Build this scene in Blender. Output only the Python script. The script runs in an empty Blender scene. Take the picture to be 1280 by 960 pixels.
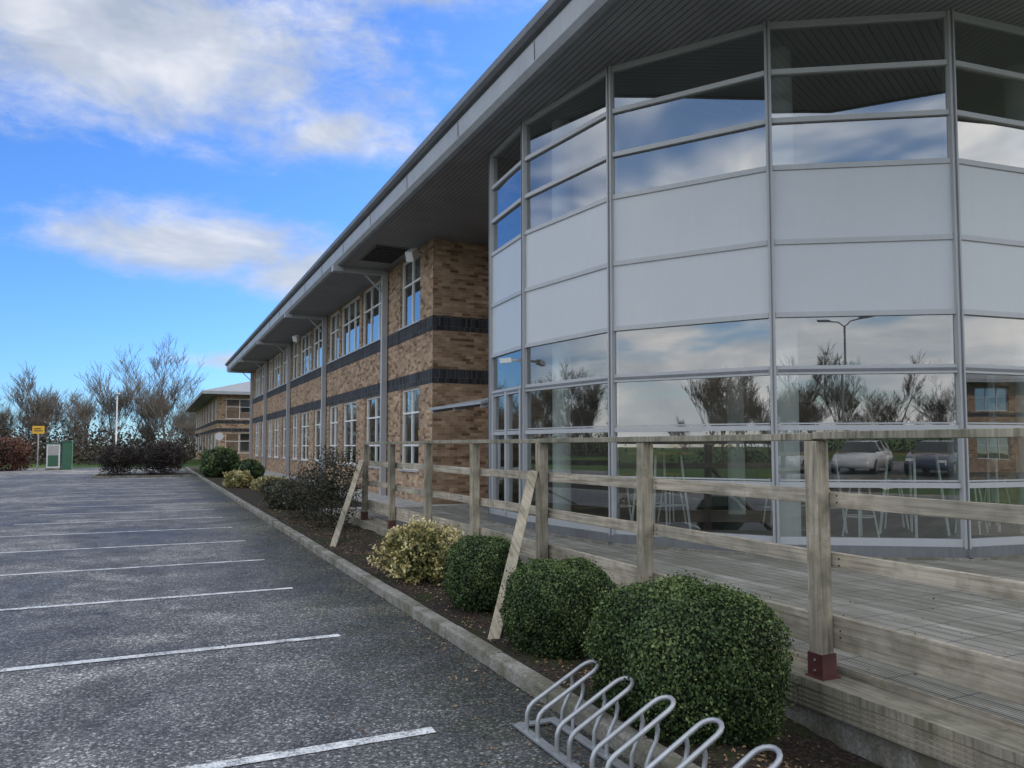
import bpy, math, random
import numpy as np
from mathutils import Vector, noise as mnoise
random.seed(7); rng=np.random.default_rng(7)
S=bpy.context.scene
S.view_settings.view_transform='Standard'; S.view_settings.look='None'; S.view_settings.exposure=0
# ------------------------------------------------------------------ materials
def mat(name,col=(.5,.5,.5),rough=.6,metal=0.0,spec=None):
    m=bpy.data.materials.new(name); m.use_nodes=True
    b=m.node_tree.nodes['Principled BSDF']
    b.inputs['Base Color'].default_value=(*col,1); b.inputs['Roughness'].default_value=rough
    b.inputs['Metallic'].default_value=metal
    if spec is not None: b.inputs['Specular IOR Level'].default_value=spec
    return m
class NT:
    def __init__(s,m): s.t=m.node_tree; s.n=s.t.nodes; s.l=s.t.links; s.b=s.n.get('Principled BSDF')
    def new(s,t,**k):
        n=s.n.new(t)
        for a,v in k.items(): setattr(n,a,v)
        return n
    def link(s,a,b): s.l.new(a,b)
    def setin(s,sock,v):
        if hasattr(v,'is_output'): s.l.new(v,sock)
        else: sock.default_value=v
    def math(s,op,a,b=None,c=None,clamp=False):
        n=s.new('ShaderNodeMath',operation=op,use_clamp=clamp)
        s.setin(n.inputs[0],a)
        if b is not None: s.setin(n.inputs[1],b)
        if c is not None: s.setin(n.inputs[2],c)
        return n.outputs[0]
    def noise(s,vec,scale,detail=4,rough=.55,dist=0):
        n=s.new('ShaderNodeTexNoise'); n.inputs['Scale'].default_value=scale; n.inputs['Detail'].default_value=min(detail,4)
        n.inputs['Roughness'].default_value=rough; n.inputs['Distortion'].default_value=dist
        if vec is not None: s.link(vec,n.inputs['Vector'])
        return n.outputs['Fac']
    def coord(s,kind='Object',scale=None):
        c=s.new('ShaderNodeTexCoord').outputs[kind]
        if scale:
            mp=s.new('ShaderNodeMapping'); mp.inputs['Scale'].default_value=scale; s.link(c,mp.inputs[0]); return mp.outputs[0]
        return c
    def ramp(s,fac,stops,interp='LINEAR'):
        r=s.new('ShaderNodeValToRGB'); r.color_ramp.interpolation=interp
        e=r.color_ramp.elements
        while len(e)<len(stops): e.new(.5)
        for i,(p,c) in enumerate(stops):
            e[i].position=p; e[i].color=(*c,1) if len(c)==3 else c
        s.link(fac,r.inputs[0]); return r.outputs[0]
    def mix(s,f,a,b,mode='MIX'):
        n=s.new('ShaderNodeMix',data_type='RGBA',blend_type=mode)
        s.setin(n.inputs[0],f)
        for i,v in ((6,a),(7,b)):
            if hasattr(v,'is_output'): s.link(v,n.inputs[i])
            else: n.inputs[i].default_value=(*v,1)
        return n.outputs[2]
    def mrange(s,v,a,b,c=0,d=1,smooth=False):
        n=s.new('ShaderNodeMapRange'); 
        if smooth: n.interpolation_type='SMOOTHSTEP'
        s.link(v,n.inputs[0]); 
        for i,x in enumerate((a,b,c,d)): n.inputs[i+1].default_value=x
        return n.outputs[0]
    def bump(s,h,strength=.3,dist=.01):
        n=s.new('ShaderNodeBump'); n.inputs['Strength'].default_value=strength; n.inputs['Distance'].default_value=dist
        s.link(h,n.inputs['Height']); s.link(n.outputs[0],s.b.inputs['Normal'])
    def col(s,c): s.link(c,s.b.inputs['Base Color'])

M_asph=mat('asphalt',rough=.85,spec=.35); t=NT(M_asph); c=t.coord()
vo=t.new('ShaderNodeTexVoronoi'); vo.inputs['Scale'].default_value=75; t.link(c,vo.inputs['Vector'])
sc_=t.new('ShaderNodeSeparateColor'); t.link(vo.outputs['Color'],sc_.inputs[0])
fine=t.noise(c,30,4,.8); big=t.noise(c,.36,4,.65,.8); mid=t.noise(c,1.5,4,.72,.3)
chip=t.ramp(sc_.outputs[0],[(.0,(.055,.055,.056)),(.45,(.10,.10,.102)),(.78,(.16,.16,.16)),(.93,(.28,.278,.27)),(1,(.46,.45,.43))])
base=t.mix(1,chip,t.ramp(fine,[(.3,(.66,.66,.66)),(.5,(1,1,1)),(.68,(1.4,1.4,1.38))]),'MULTIPLY')
tone=t.ramp(t.math('ADD',t.math('MULTIPLY',big,.6),t.math('MULTIPLY',mid,.4)),[(.38,(.40,.40,.42)),(.46,(.74,.74,.75)),(.52,(1.05,1.05,1.05)),(.59,(1.75,1.72,1.66))])
colr=t.mix(1,base,tone,'MULTIPLY')
sx=t.new('ShaderNodeSeparateXYZ'); t.link(c,sx.inputs[0])
edge=t.mrange(t.math('ADD',sx.outputs[0],t.math('MULTIPLY',t.math('SUBTRACT',mid,.5),4.2)),1.0,2.2,0,1,True)
moss=t.mix(1,colr,(.36,.38,.28),'MULTIPLY'); colr=t.mix(t.math('MULTIPLY',edge,.9),colr,moss)
t.col(colr); t.bump(t.math('ADD',t.math('MULTIPLY',vo.outputs['Distance'],-.8),fine),.6,.006)
t.link(t.mrange(big,.35,.6,.55,.92),t.b.inputs['Roughness'])
M_paint=mat('road_paint',rough=.7); t=NT(M_paint); c=t.coord(); n1=t.noise(c,60,5,.75); n2=t.noise(c,6,4,.6)
t.col(t.ramp(t.math('ADD',t.math('MULTIPLY',n1,.6),t.math('MULTIPLY',n2,.4)),[(.41,(.13,.13,.13)),(.47,(.5,.5,.5)),(.58,(.80,.80,.78))])); t.bump(n1,.3,.004)
def brick_mat(name,c1,c2,mort,bw=.225,bh=.075):
    m=mat(name,rough=.85,spec=.3); t=NT(m); uv=t.coord('UV')
    br=t.new('ShaderNodeTexBrick'); br.offset=.5
    for k,v in (('Scale',1),('Brick Width',bw),('Row Height',bh),('Mortar Size',.006),('Mortar Smooth',.1),('Bias',0)): br.inputs[k].default_value=v
    br.inputs['Color1'].default_value=(*c1,1); br.inputs['Color2'].default_value=(*c2,1); br.inputs['Mortar'].default_value=(*mort,1)
    t.link(uv,br.inputs[0])
    wn=t.new('ShaderNodeTexWhiteNoise',noise_dimensions='2D'); sp=t.new('ShaderNodeSeparateXYZ'); t.link(uv,sp.inputs[0])
    row=t.math('FLOOR',t.math('DIVIDE',sp.outputs[1],bh)); off=t.math('MULTIPLY',t.math('MODULO',row,2),.5)
    cx=t.math('FLOOR',t.math('ADD',t.math('DIVIDE',sp.outputs[0],bw),off)); cb=t.new('ShaderNodeCombineXYZ'); t.link(cx,cb.inputs[0]); t.link(row,cb.inputs[1]); t.link(cb.outputs[0],wn.inputs[0])
    tone=t.ramp(wn.outputs[0],[(0,(.42,.36,.32)),(.22,(.85,.78,.72)),(.7,(1.08,1.06,1.02)),(1,(1.35,1.32,1.26))])
    stain=t.ramp(t.noise(t.coord(),.8,5,.6),[(.3,(.78,.77,.76)),(.65,(1.06,1.05,1.04))])
    cc=t.mix(1,t.mix(1,br.outputs[0],tone,'MULTIPLY'),stain,'MULTIPLY')
    t.col(cc); t.bump(t.math('SUBTRACT',1,br.outputs[1]),.6,.01); return m
M_brick=brick_mat('buff_brick',(.41,.285,.185),(.315,.215,.14),(.34,.31,.265))
M_band=brick_mat('blue_engineering_brick',(.05,.054,.065),(.035,.04,.052),(.10,.10,.10),.075,.225)
def metal_paint(name,col,rough=.45,var=.12,metal=0.0):
    m=mat(name,col,rough,metal); t=NT(m); c=t.coord(); n=t.noise(c,1.6,6,.65); n2=t.noise(t.coord(scale=(6,6,.7)),2.5,5,.6)
    f=t.math('ADD',t.math('MULTIPLY',n,.6),t.math('MULTIPLY',n2,.4))
    t.col(t.ramp(f,[(.3,tuple(x*(1-var*1.6) for x in col)),(.55,col),(.75,tuple(min(1,x*(1+var)) for x in col))])); return m
M_panel=metal_paint('grey_panel',(.49,.505,.515),.36,.025)
M_frame=metal_paint('grey_frame',(.40,.405,.41),.42,.06)
M_fascia=metal_paint('fascia_metal',(.33,.34,.35),.5,.12)
M_gutter=metal_paint('gutter_metal',(.15,.155,.165),.5,.2)
M_roof=metal_paint('roof_metal',(.16,.17,.18),.5,.15)
M_lroof=metal_paint('light_roof_metal',(.26,.27,.28),.6,.15)
M_steel=metal_paint('galvanised_steel',(.40,.41,.42),.40,.22,.5)
M_shoe=metal_paint('red_oxide_steel',(.10,.03,.028),.6,.3)
M_white=metal_paint('white_paint',(.72,.72,.70),.6,.06)
M_column=mat('column_paint',(.85,.84,.80),.6)
M_dark=mat('dark_rubber',(.02,.02,.022),.6)
M_floor=metal_paint('interior_floor',(.09,.085,.08),.4,.2)
M_inwall=metal_paint('interior_wall',(.40,.385,.36),.8,.05)
M_ceiling=metal_paint('ceiling_tile',(.55,.55,.53),.9,.05)
M_blind=metal_paint('blind_fabric',(.65,.64,.60),.9,.05)
M_dplinth=metal_paint('plinth_metal',(.15,.155,.16),.5,.25)
M_green=metal_paint('green_paint',(.04,.13,.07),.5,.15)
M_yellow=metal_paint('yellow_sign_paint',(.75,.42,.03),.5,.05)
M_soffit=mat('soffit_planks',(.2,.21,.22),.55); t=NT(M_soffit); uv=t.coord('UV'); sp=t.new('ShaderNodeSeparateXYZ'); t.link(uv,sp.inputs[0])
fr=t.math('FRACT',t.math('DIVIDE',sp.outputs[0],.10)); gr=t.mrange(t.math('ABSOLUTE',t.math('SUBTRACT',fr,.5)),.40,.46,0,1)
t.col(t.mix(gr,t.ramp(t.noise(uv,1.2,5,.6),[(.3,(.17,.172,.18)),(.7,(.24,.243,.25))]),(.05,.05,.052))); t.bump(t.math('SUBTRACT',1,gr),.8,.015)
def wood(name,sc,c0,c1,c2,green=.0):
    m=mat(name,rough=.8,spec=.25); t=NT(m); uv=t.coord('UV',sc); g=t.noise(uv,1,6,.65,.4); b=t.noise(t.coord(),1.3,5,.65)
    colr=t.ramp(g,[(.3,c0),(.48,c1),(.68,c2)])
    colr=t.mix(1,colr,t.ramp(b,[(.3,(.55,.57,.55)),(.6,(1.1,1.08,1.05))]),'MULTIPLY')
    vo=t.new('ShaderNodeTexVoronoi'); vo.inputs['Scale'].default_value=1; t.link(t.coord('UV',tuple(max(1.6,s*.12) for s in sc)),vo.inputs['Vector'])
    knot=t.mrange(vo.outputs['Distance'],.05,.11,.6,0)
    colr=t.mix(knot,colr,(.10,.06,.035))
    if green:
        colr=t.mix(t.mrange(t.noise(t.coord(),5,6,.7),.48,.66,0,green),colr,(.10,.105,.06))
    t.col(colr); t.bump(g,.35,.006); return m
W0,W1,W2=(.21,.18,.14),(.39,.34,.27),(.52,.47,.385)
M_woodh=wood('weathered_timber_rail',(1.6,38,1),W0,W1,W2,.4)
M_woodv=wood('weathered_timber_post',(38,1.6,1),(.17,.15,.115),(.32,.28,.215),(.44,.39,.31),.5)
M_woodb=wood('timber_brace',(38,1.6,1),(.20,.17,.125),(.36,.315,.24),(.48,.43,.35),.4)
M_wcap=wood('weathered_timber_cap',(38,1.6,1),(.15,.135,.10),(.27,.245,.19),(.38,.35,.28),.65)
M_deck=mat('grooved_decking',rough=.75); t=NT(M_deck); uv=t.coord('UV'); sp=t.new('ShaderNodeSeparateXYZ'); t.link(uv,sp.inputs[0])
bx=t.math('DIVIDE',sp.outputs[0],.145); fb=t.math('FRACT',bx); gap=t.mrange(t.math('ABSOLUTE',t.math('SUBTRACT',fb,.5)),.45,.475,0,1)
fg=t.math('FRACT',t.math('DIVIDE',sp.outputs[0],.029)); groove=t.mrange(t.math('ABSOLUTE',t.math('SUBTRACT',fg,.5)),.22,.4,0,1)
wn=t.new('ShaderNodeTexWhiteNoise',noise_dimensions='1D'); t.link(t.math('FLOOR',bx),wn.inputs[1])
cc=t.ramp(t.noise(t.coord('UV',(14,1.2,1)),1,6,.65),[(.3,(.19,.18,.15)),(.5,(.31,.295,.255)),(.7,(.46,.445,.40))])
cc=t.mix(1,cc,t.ramp(wn.outputs[0],[(0,(.72,.72,.70)),(1,(1.2,1.2,1.2))]),'MULTIPLY')
cc=t.mix(t.mrange(t.noise(t.coord(),1.5,6,.7),.45,.64,0,.6),cc,(.12,.125,.08))
cc=t.mix(t.math('MULTIPLY',groove,.7),cc,(.07,.065,.05)); 
fy=t.math('FRACT',t.math('DIVIDE',sp.outputs[1],.4)); nl=t.mrange(t.math('ABSOLUTE',t.math('SUBTRACT',fy,.5)),.475,.49,0,.7)
cc=t.mix(nl,cc,(.05,.045,.04)); cc=t.mix(gap,cc,(.015,.015,.012)); t.col(cc)
t.bump(t.math('SUBTRACT',1,t.math('MAXIMUM',gap,t.math('MULTIPLY',groove,.5))),.8,.008)
M_conc=mat('kerb_concrete',rough=.9,spec=.3); t=NT(M_conc); c=t.coord()
cc=t.ramp(t.noise(c,55,5,.7),[(.3,(.14,.13,.11)),(.5,(.25,.235,.205)),(.7,(.38,.36,.32))])
cc=t.mix(t.mrange(t.noise(c,3,6,.7),.42,.60,0,.75),cc,(.095,.09,.05)); t.col(cc); t.bump(t.noise(c,70,4,.7),.5,.006)
M_pave=mat('paving_concrete',(.35,.34,.32),.9); t=NT(M_pave); t.col(t.ramp(t.noise(t.coord(),4,6,.7),[(.3,(.25,.24,.23)),(.7,(.45,.44,.42))]))
M_soil=mat('bed_soil',rough=.95,spec=.2); t=NT(M_soil); c=t.coord()
cc=t.ramp(t.noise(c,35,6,.75),[(.35,(.014,.012,.009)),(.55,(.06,.045,.034)),(.72,(.16,.13,.10))]); cc=t.mix(t.mrange(t.noise(c,2.5,4),.5,.62,0,.7),cc,(.035,.05,.015))
t.col(cc); t.bump(t.noise(c,30,6,.8),1,.04)
M_grass=mat('grass',rough=.9,spec=.2); t=NT(M_grass); c=t.coord()
cc=t.ramp(t.noise(c,1.2,8,.75),[(.3,(.035,.07,.018)),(.5,(.06,.11,.025)),(.7,(.12,.15,.05))]); t.col(cc); t.bump(t.noise(c,12,5,.8),1,.06)
def glass(name,tint,base,gcol=(1,.99,.97)):
    m=bpy.data.materials.new(name); m.use_nodes=True; t=NT(m); t.n.remove(t.b); t.b=None
    out=t.n['Material Output']; tr=t.new('ShaderNodeBsdfTransparent'); tr.inputs[0].default_value=(*tint,1)
    gl=t.new('ShaderNodeBsdfGlossy'); gl.inputs['Color'].default_value=(*gcol,1); gl.inputs['Roughness'].default_value=0.0
    bp=t.new('ShaderNodeBump'); bp.inputs['Strength'].default_value=.08; bp.inputs['Distance'].default_value=.02; t.link(t.noise(t.coord(),.9,1,.4),bp.inputs['Height']); t.link(bp.outputs[0],gl.inputs['Normal'])
    lw=t.new('ShaderNodeLayerWeight'); lw.inputs[0].default_value=.5
    f=t.math('ADD',base,t.math('MULTIPLY',t.math('POWER',lw.outputs['Facing'],4.0),1-base))
    mx=t.new('ShaderNodeMixShader'); t.link(f,mx.inputs[0]); t.link(tr.outputs[0],mx.inputs[1]); t.link(gl.outputs[0],mx.inputs[2]); t.link(mx.outputs[0],out.inputs[0]); return m
M_glass=glass('clear_glass',(.60,.65,.64),.21)
M_glassd=glass('tinted_glass',(.52,.56,.57),.29)
def leafmat(name,stops,rough=.55,trans=.15):
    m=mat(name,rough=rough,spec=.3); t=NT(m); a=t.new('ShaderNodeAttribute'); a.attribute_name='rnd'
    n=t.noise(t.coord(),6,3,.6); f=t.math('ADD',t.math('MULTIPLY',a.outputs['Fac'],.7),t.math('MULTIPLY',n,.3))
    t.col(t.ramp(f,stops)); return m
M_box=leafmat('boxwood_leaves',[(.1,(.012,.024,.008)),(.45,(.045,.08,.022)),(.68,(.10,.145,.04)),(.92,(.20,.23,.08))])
M_varieg=leafmat('variegated_leaves',[(.1,(.06,.08,.02)),(.35,(.30,.25,.09)),(.6,(.50,.41,.17)),(.9,(.66,.58,.32))])
M_olive=leafmat('olive_leaves',[(.1,(.02,.025,.012)),(.5,(.055,.055,.03)),(.9,(.13,.115,.065))])
M_purple=leafmat('dark_shrub_leaves',[(.1,(.015,.012,.010)),(.5,(.045,.032,.025)),(.9,(.10,.075,.055))])
M_beech=leafmat('beech_hedge_leaves',[(.1,(.05,.02,.012)),(.5,(.13,.055,.035)),(.9,(.22,.11,.07))])
M_scrub=leafmat('scrub_leaves',[(.1,(.025,.02,.014)),(.5,(.06,.047,.033)),(.75,(.09,.072,.05)),(.95,(.07,.075,.035))])
M_litter=leafmat('leaf_litter',[(.1,(.05,.03,.015)),(.5,(.18,.10,.05)),(.85,(.35,.25,.14)),(1,(.5,.47,.42))])
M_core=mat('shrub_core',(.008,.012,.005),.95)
M_twig=mat('twig_bark',(.10,.075,.055),.9); M_bark=mat('bark',(.12,.095,.075),.9); t=NT(M_bark); t.col(t.ramp(t.noise(t.coord(),3,2,.7),[(.3,(.09,.075,.062)),(.7,(.20,.17,.14))]))
# ------------------------------------------------------------------ mesh builder
def empty(name):
    o=bpy.data.objects.new(name,None); S.collection.objects.link(o); return o
class MB:
    def __init__(s): s.v=[]; s.f=[]; s.m=[]; s.mats=[]; s.sm=[]
    def mi(s,m):
        if m not in s.mats: s.mats.append(m)
        return s.mats.index(m)
    def poly(s,pts,m,smooth=False):
        i=len(s.v); s.v+= [tuple(p) for p in pts]; s.f.append(tuple(range(i,i+len(pts)))); s.m.append(s.mi(m)); s.sm.append(smooth)
    def rect(s,x0,x1,y0,y1,z,m): s.poly([(x0,y0,z),(x1,y0,z),(x1,y1,z),(x0,y1,z)],m)
    def mesh(s,vs,fs,m,smooth=False):
        i=len(s.v); s.v+=[tuple(p) for p in vs]
        for f in fs: s.f.append(tuple(i+k for k in f)); s.m.append(s.mi(m)); s.sm.append(smooth)
    def box(s,x0,x1,y0,y1,z0,z1,m):
        s.obox((0,0,0),(1,0),x0,x1,y0,y1,z0,z1,m)
    def obox(s,o,u,u0,u1,n0,n1,z0,z1,m):
        L=math.hypot(*u[:2]); ux,uy=u[0]/L,u[1]/L; nx,ny=-uy,ux
        P=lambda a,b,z:(o[0]+ux*a+nx*b,o[1]+uy*a+ny*b,o[2]+z)
        vs=[P(u0,n0,z0),P(u1,n0,z0),P(u1,n1,z0),P(u0,n1,z0),P(u0,n0,z1),P(u1,n0,z1),P(u1,n1,z1),P(u0,n1,z1)]
        s.mesh(vs,[(0,3,2,1),(4,5,6,7),(0,1,5,4),(1,2,6,5),(2,3,7,6),(3,0,4,7)],m)
    def beam(s,a,b,w,h,m,up=(0,0,1)):
        a=Vector(a);b=Vector(b);d=(b-a).normalized();r=d.cross(Vector(up))
        if r.length<1e-4: r=d.cross(Vector((0,1,0)))
        r.normalize();q=r.cross(d)
        vs=[p+r*i*w/2+q*j*h/2 for p in (a,b) for i,j in ((-1,-1),(1,-1),(1,1),(-1,1))]
        s.mesh(vs,[(3,2,1,0),(4,5,6,7),(0,1,5,4),(1,2,6,5),(2,3,7,6),(3,0,4,7)],m)
    def tube(s,pts,r,m,n=10,caps=True):
        pts=[Vector(p) for p in pts]; rs=r if isinstance(r,(list,tuple)) else [r]*len(pts)
        vs=[];d0=(pts[1]-pts[0]).normalized(); ref=d0.orthogonal().normalized()
        for i,p in enumerate(pts):
            d=(pts[min(i+1,len(pts)-1)]-pts[max(i-1,0)]).normalized()
            ref=(ref-d*ref.dot(d)).normalized(); q=d.cross(ref)
            for k in range(n):
                a=2*math.pi*k/n; vs.append(p+(ref*math.cos(a)+q*math.sin(a))*rs[i])
        fs=[(i*n+k,i*n+(k+1)%n,(i+1)*n+(k+1)%n,(i+1)*n+k) for i in range(len(pts)-1) for k in range(n)]
        s.mesh(vs,fs,m,True)
        if caps: s.poly(vs[:n][::-1],m); s.poly(vs[-n:],m)
    def obj(s,name,parent=None,bevel=0,loc=None):
        me=bpy.data.meshes.new(name); me.from_pydata(s.v,[],s.f); 
        for m in s.mats: me.materials.append(m)
        me.polygons.foreach_set('material_index',s.m); me.polygons.foreach_set('use_smooth',s.sm)
        uvl=me.uv_layers.new(name='UVMap'); me.update()
        for p in me.polygons:
            n=p.normal
            h=math.hypot(n.x,n.y)
            for li in p.loop_indices:
                co=me.vertices[me.loops[li].vertex_index].co
                if h<.6: uvl.data[li].uv=(co.x,co.y)
                else: uvl.data[li].uv=((-n.y*co.x+n.x*co.y)/h,co.z)
        o=bpy.data.objects.new(name,me); S.collection.objects.link(o)
        if parent: o.parent=parent
        if bevel:
            b=o.modifiers.new('b','BEVEL'); b.width=bevel; b.segments=2; b.limit_method='ANGLE'
        return o
def np_data(name,V,F,m,rnd=None):
    me=bpy.data.meshes.new(name); V=np.asarray(V,dtype=np.float32); F=np.asarray(F,dtype=np.int32); nf,k=F.shape
    me.vertices.add(len(V)); me.vertices.foreach_set('co',V.ravel()); me.loops.add(nf*k); me.loops.foreach_set('vertex_index',F.ravel())
    me.polygons.add(nf); me.polygons.foreach_set('loop_start',np.arange(0,nf*k,k,dtype=np.int32))
    me.update(calc_edges=True)
    if rnd is not None:
        a=me.attributes.new('rnd','FLOAT','FACE'); a.data.foreach_set('value',np.asarray(rnd,dtype=np.float32))
    me.materials.append(m); return me
def place(name,me,parent=None,loc=(0,0,0),rz=0,sc=1):
    o=bpy.data.objects.new(name,me); S.collection.objects.link(o); o.location=loc; o.rotation_euler=(0,0,rz); o.scale=(sc,sc,sc)
    if parent: o.parent=parent
    return o
def leaves(name,P,N,size,m,aspect=.6,parent=None,jit=.9,rb=None):
    n=len(P); N=N+rng.normal(size=(n,3))*jit; N/=np.linalg.norm(N,axis=1)[:,None]+1e-9
    R=rng.normal(size=(n,3)); T=np.cross(N,R); T/=np.linalg.norm(T,axis=1)[:,None]+1e-9; B=np.cross(N,T)
    s=(size*rng.uniform(.6,1.3,n))[:,None]
    V=np.stack([P-T*s*.5,P+B*s*aspect*.5+N*s*.08,P+T*s*.5,P-B*s*aspect*.5+N*s*.08],1).reshape(-1,3)
    F=np.arange(n*4).reshape(n,4); r=rng.uniform(0,1,n) if rb is None else np.clip(rb+rng.uniform(-.3,.3,n),0,1)
    return place(name,np_data(name,V,F,m,r),parent)
def segs_data(name,A,B,ra,rb,m):
    D=B-A; L=np.linalg.norm(D,axis=1)[:,None]+1e-9; D=D/L
    ref=np.where(np.abs(D[:,2:3])<.9,np.array([[0,0,1.]]),np.array([[1.,0,0]])); U=np.cross(D,ref); U/=np.linalg.norm(U,axis=1)[:,None]; W=np.cross(D,U)
    vs=[]
    for P,r in ((A,ra),(B,rb)):
        for k in range(3):
            a=2*math.pi*k/3; vs.append(P+(U*math.cos(a)+W*math.sin(a))*r[:,None])
    V=np.stack(vs,1).reshape(-1,3); n=len(A); b=np.arange(n)[:,None]*6
    F=np.concatenate([b+np.array([[k,(k+1)%3,3+(k+1)%3,3+k]]) for k in range(3)],0)
    return np_data(name,V,F,m)
def gen_tree(seed,H,r0,depth,nb=(3,5),spread=.55,trunk=.35,minr=.006,up=.22):
    R=random.Random(seed); out=[]
    def grow(p,d,L,r,lv):
        n=3 if lv<depth else 2; q=p; rr=r; dd=d; pts=[(p,r)]
        for i in range(n):
            dd=(dd+Vector((R.uniform(-1,1),R.uniform(-1,1),R.uniform(-.4,.8)))*.13).normalized()
            q2=q+dd*L/n; r2=max(minr,rr*(.88 if lv==0 else .78)); out.append((q[:],q2[:],rr,r2)); q=q2; rr=r2; pts.append((q,rr))
        if lv>=depth: return
        k=R.randint(*nb)+(2 if lv==0 else 0)
        for i in range(k):
            tpos=R.uniform(.35,1); idx=tpos*n; j=min(int(idx),n-1); a=pts[j][0].lerp(pts[j+1][0],idx-j); ra=pts[j+1][1]
            az=R.uniform(0,2*math.pi); sd=Vector((math.cos(az),math.sin(az),R.uniform(-.1,.5)))
            nd=(dd*(1-spread)+sd*spread+Vector((0,0,up))).normalized(); grow(a,nd,L*R.uniform(.5,.8),max(minr,ra*R.uniform(.45,.68)),lv+1)
        grow(q,dd,L*.7,rr,lv+1)
    grow(Vector((0,0,0)),Vector((0,0,1)),H*trunk,r0,0)
    A=np.array([o[0] for o in out]);B=np.array([o[1] for o in out]);ra=np.array([o[2] for o in out]);rb=np.array([o[3] for o in out])
    sc=H/B[:,2].max(); return A*sc,B*sc,ra,rb
# ------------------------------------------------------------------ ground & roads
g=MB()
for r4 in ((-900,2.27,-900,900),(2.27,3.66,-900,-14),(2.27,3.66,16.9,900),(3.66,900,-900,900)): g.rect(*r4,-.03,M_grass)
g.rect(2.27,3.66,-14,16.9,-.6,M_soil)
g.obj('ground')
g=MB(); g.rect(-18,2.27,-34,60,0,M_asph); g.obj('car_park')
g=MB(); g.rect(-200,40,60,67,-.004,M_asph); g.obj('road')
g=MB(); g.rect(2.27,60,-34,-14,-.006,M_asph); g.obj('road')
g=MB()
for i in range(-4,17):
    y=4.2+2.4*i
    if y<43.5: g.rect(-2.5,1.48,y-.045,y+.045,.005,M_paint)
    g.rect(-14.5,-10,y-.045,y+.045,.005,M_paint)
g.obj('parking_lines')
g=MB(); y=-14.0
while y<60:
    o=random.uniform(-.005,.005); g.box(2.25+o,2.375+o,y,y+.907,-.1,.10+random.uniform(-.005,.005),M_conc); y+=.915
kb=g.obj('kerb',bevel=.018)
def bedz(x,y):
    f=max(0,min(1,(x-2.5)/.9))*max(0,min(1,(5.4-y)/2.4)); f=f*f*(3-2*f)
    return .085-.24*f+.03*mnoise.noise(Vector((x*2.3,y*2.3,0)))+.015*mnoise.noise(Vector((x*9,y*9,3)))
g=MB(); nx,ny=16,320
xs=np.linspace(2.37,3.66,nx); ys=np.linspace(-14,17,ny); vs=[(x,y,bedz(x,y)) for y in ys for x in xs]
g.mesh(vs,[(j*nx+i,j*nx+i+1,(j+1)*nx+i+1,(j+1)*nx+i) for j in range(ny-1) for i in range(nx-1)],M_soil,True)
g.rect(2.37,5.2,17,60,.09,M_soil)
g.obj('planting_bed')
g=MB(); g.box(5.2,6.49,16.6,60,-.02,.12,M_pave); g.box(3.66,8.3,16.6,18.6,-.02,.125,M_pave); g.obj('pavement')
g=MB(); g.box(-2.7,2.1,44,44.12,-.02,.11,M_conc); g.box(-2.7,-2.58,44.12,48,-.02,.11,M_conc); g.box(-2.7,2.1,48,48.12,-.02,.11,M_conc); g.box(-2.58,2.1,44.12,48,-.02,.08,M_soil); g.obj('traffic_island')
n=10000; P=np.stack([2.42+rng.beta(1.2,1.5,n)*1.2,rng.uniform(1,22,n),np.zeros(n)],1); P[:,2]=[bedz(a,b)+.008 for a,b,_ in P]
n2=2600; P2=np.stack([2.24-rng.exponential(.28,n2),rng.uniform(1,24,n2),np.full(n2,.008)],1)
n3_=500; P3=np.stack([rng.uniform(3.9,7,n3_),rng.uniform(1,12,n3_),np.full(n3_,.258)],1); P3=P3[(P3[:,0]<5.2)|(P3[:,1]<5)]
P=np.concatenate([P,P2,P3])
leaves('leaf_litter',P,np.tile([0,0,1.],(len(P),1)),.024,M_litter,.6,None,.35)
# ------------------------------------------------------------------ main office building
OB=empty('office_building')
V=[(5.60,12.80),(5.51,11.25),(5.81,9.09),(7.0,7.26),(8.85,6.10),(11.01,5.84),(13.08,6.51),(14.67,8.0),(15.49,10.02)]
def wall_open(g,o,u,W,z0,z1,ops,m,depth=.12):
    us=sorted({0,W,*[a for q in ops for a in q[:2]]}); zs=sorted({z0,z1,*[a for q in ops for a in q[2:]]})
    L=math.hypot(*u); ux,uy=u[0]/L,u[1]/L; nx,ny=uy,-ux
    P=lambda a,z,d=0:(o[0]+ux*a-nx*d,o[1]+uy*a-ny*d,z)
    for i in range(len(us)-1):
        for j in range(len(zs)-1):
            a=(us[i]+us[i+1])/2;b=(zs[j]+zs[j+1])/2
            if any(q[0]<a<q[1] and q[2]<b<q[3] for q in ops): continue
            g.poly([P(us[i],zs[j]),P(us[i+1],zs[j]),P(us[i+1],zs[j+1]),P(us[i],zs[j+1])],m)
    for a0,a1,b0,b1 in ops:
        g.poly([P(a0,b0),P(a0,b0,depth),P(a0,b1,depth),P(a0,b1)],m); g.poly([P(a1,b0,depth),P(a1,b0),P(a1,b1),P(a1,b1,depth)],m)
        g.poly([P(a0,b0),P(a1,b0),P(a1,b0,depth),P(a0,b0,depth)],m); g.poly([P(a0,b1,depth),P(a1,b1,depth),P(a1,b1),P(a0,b1)],m)
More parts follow.
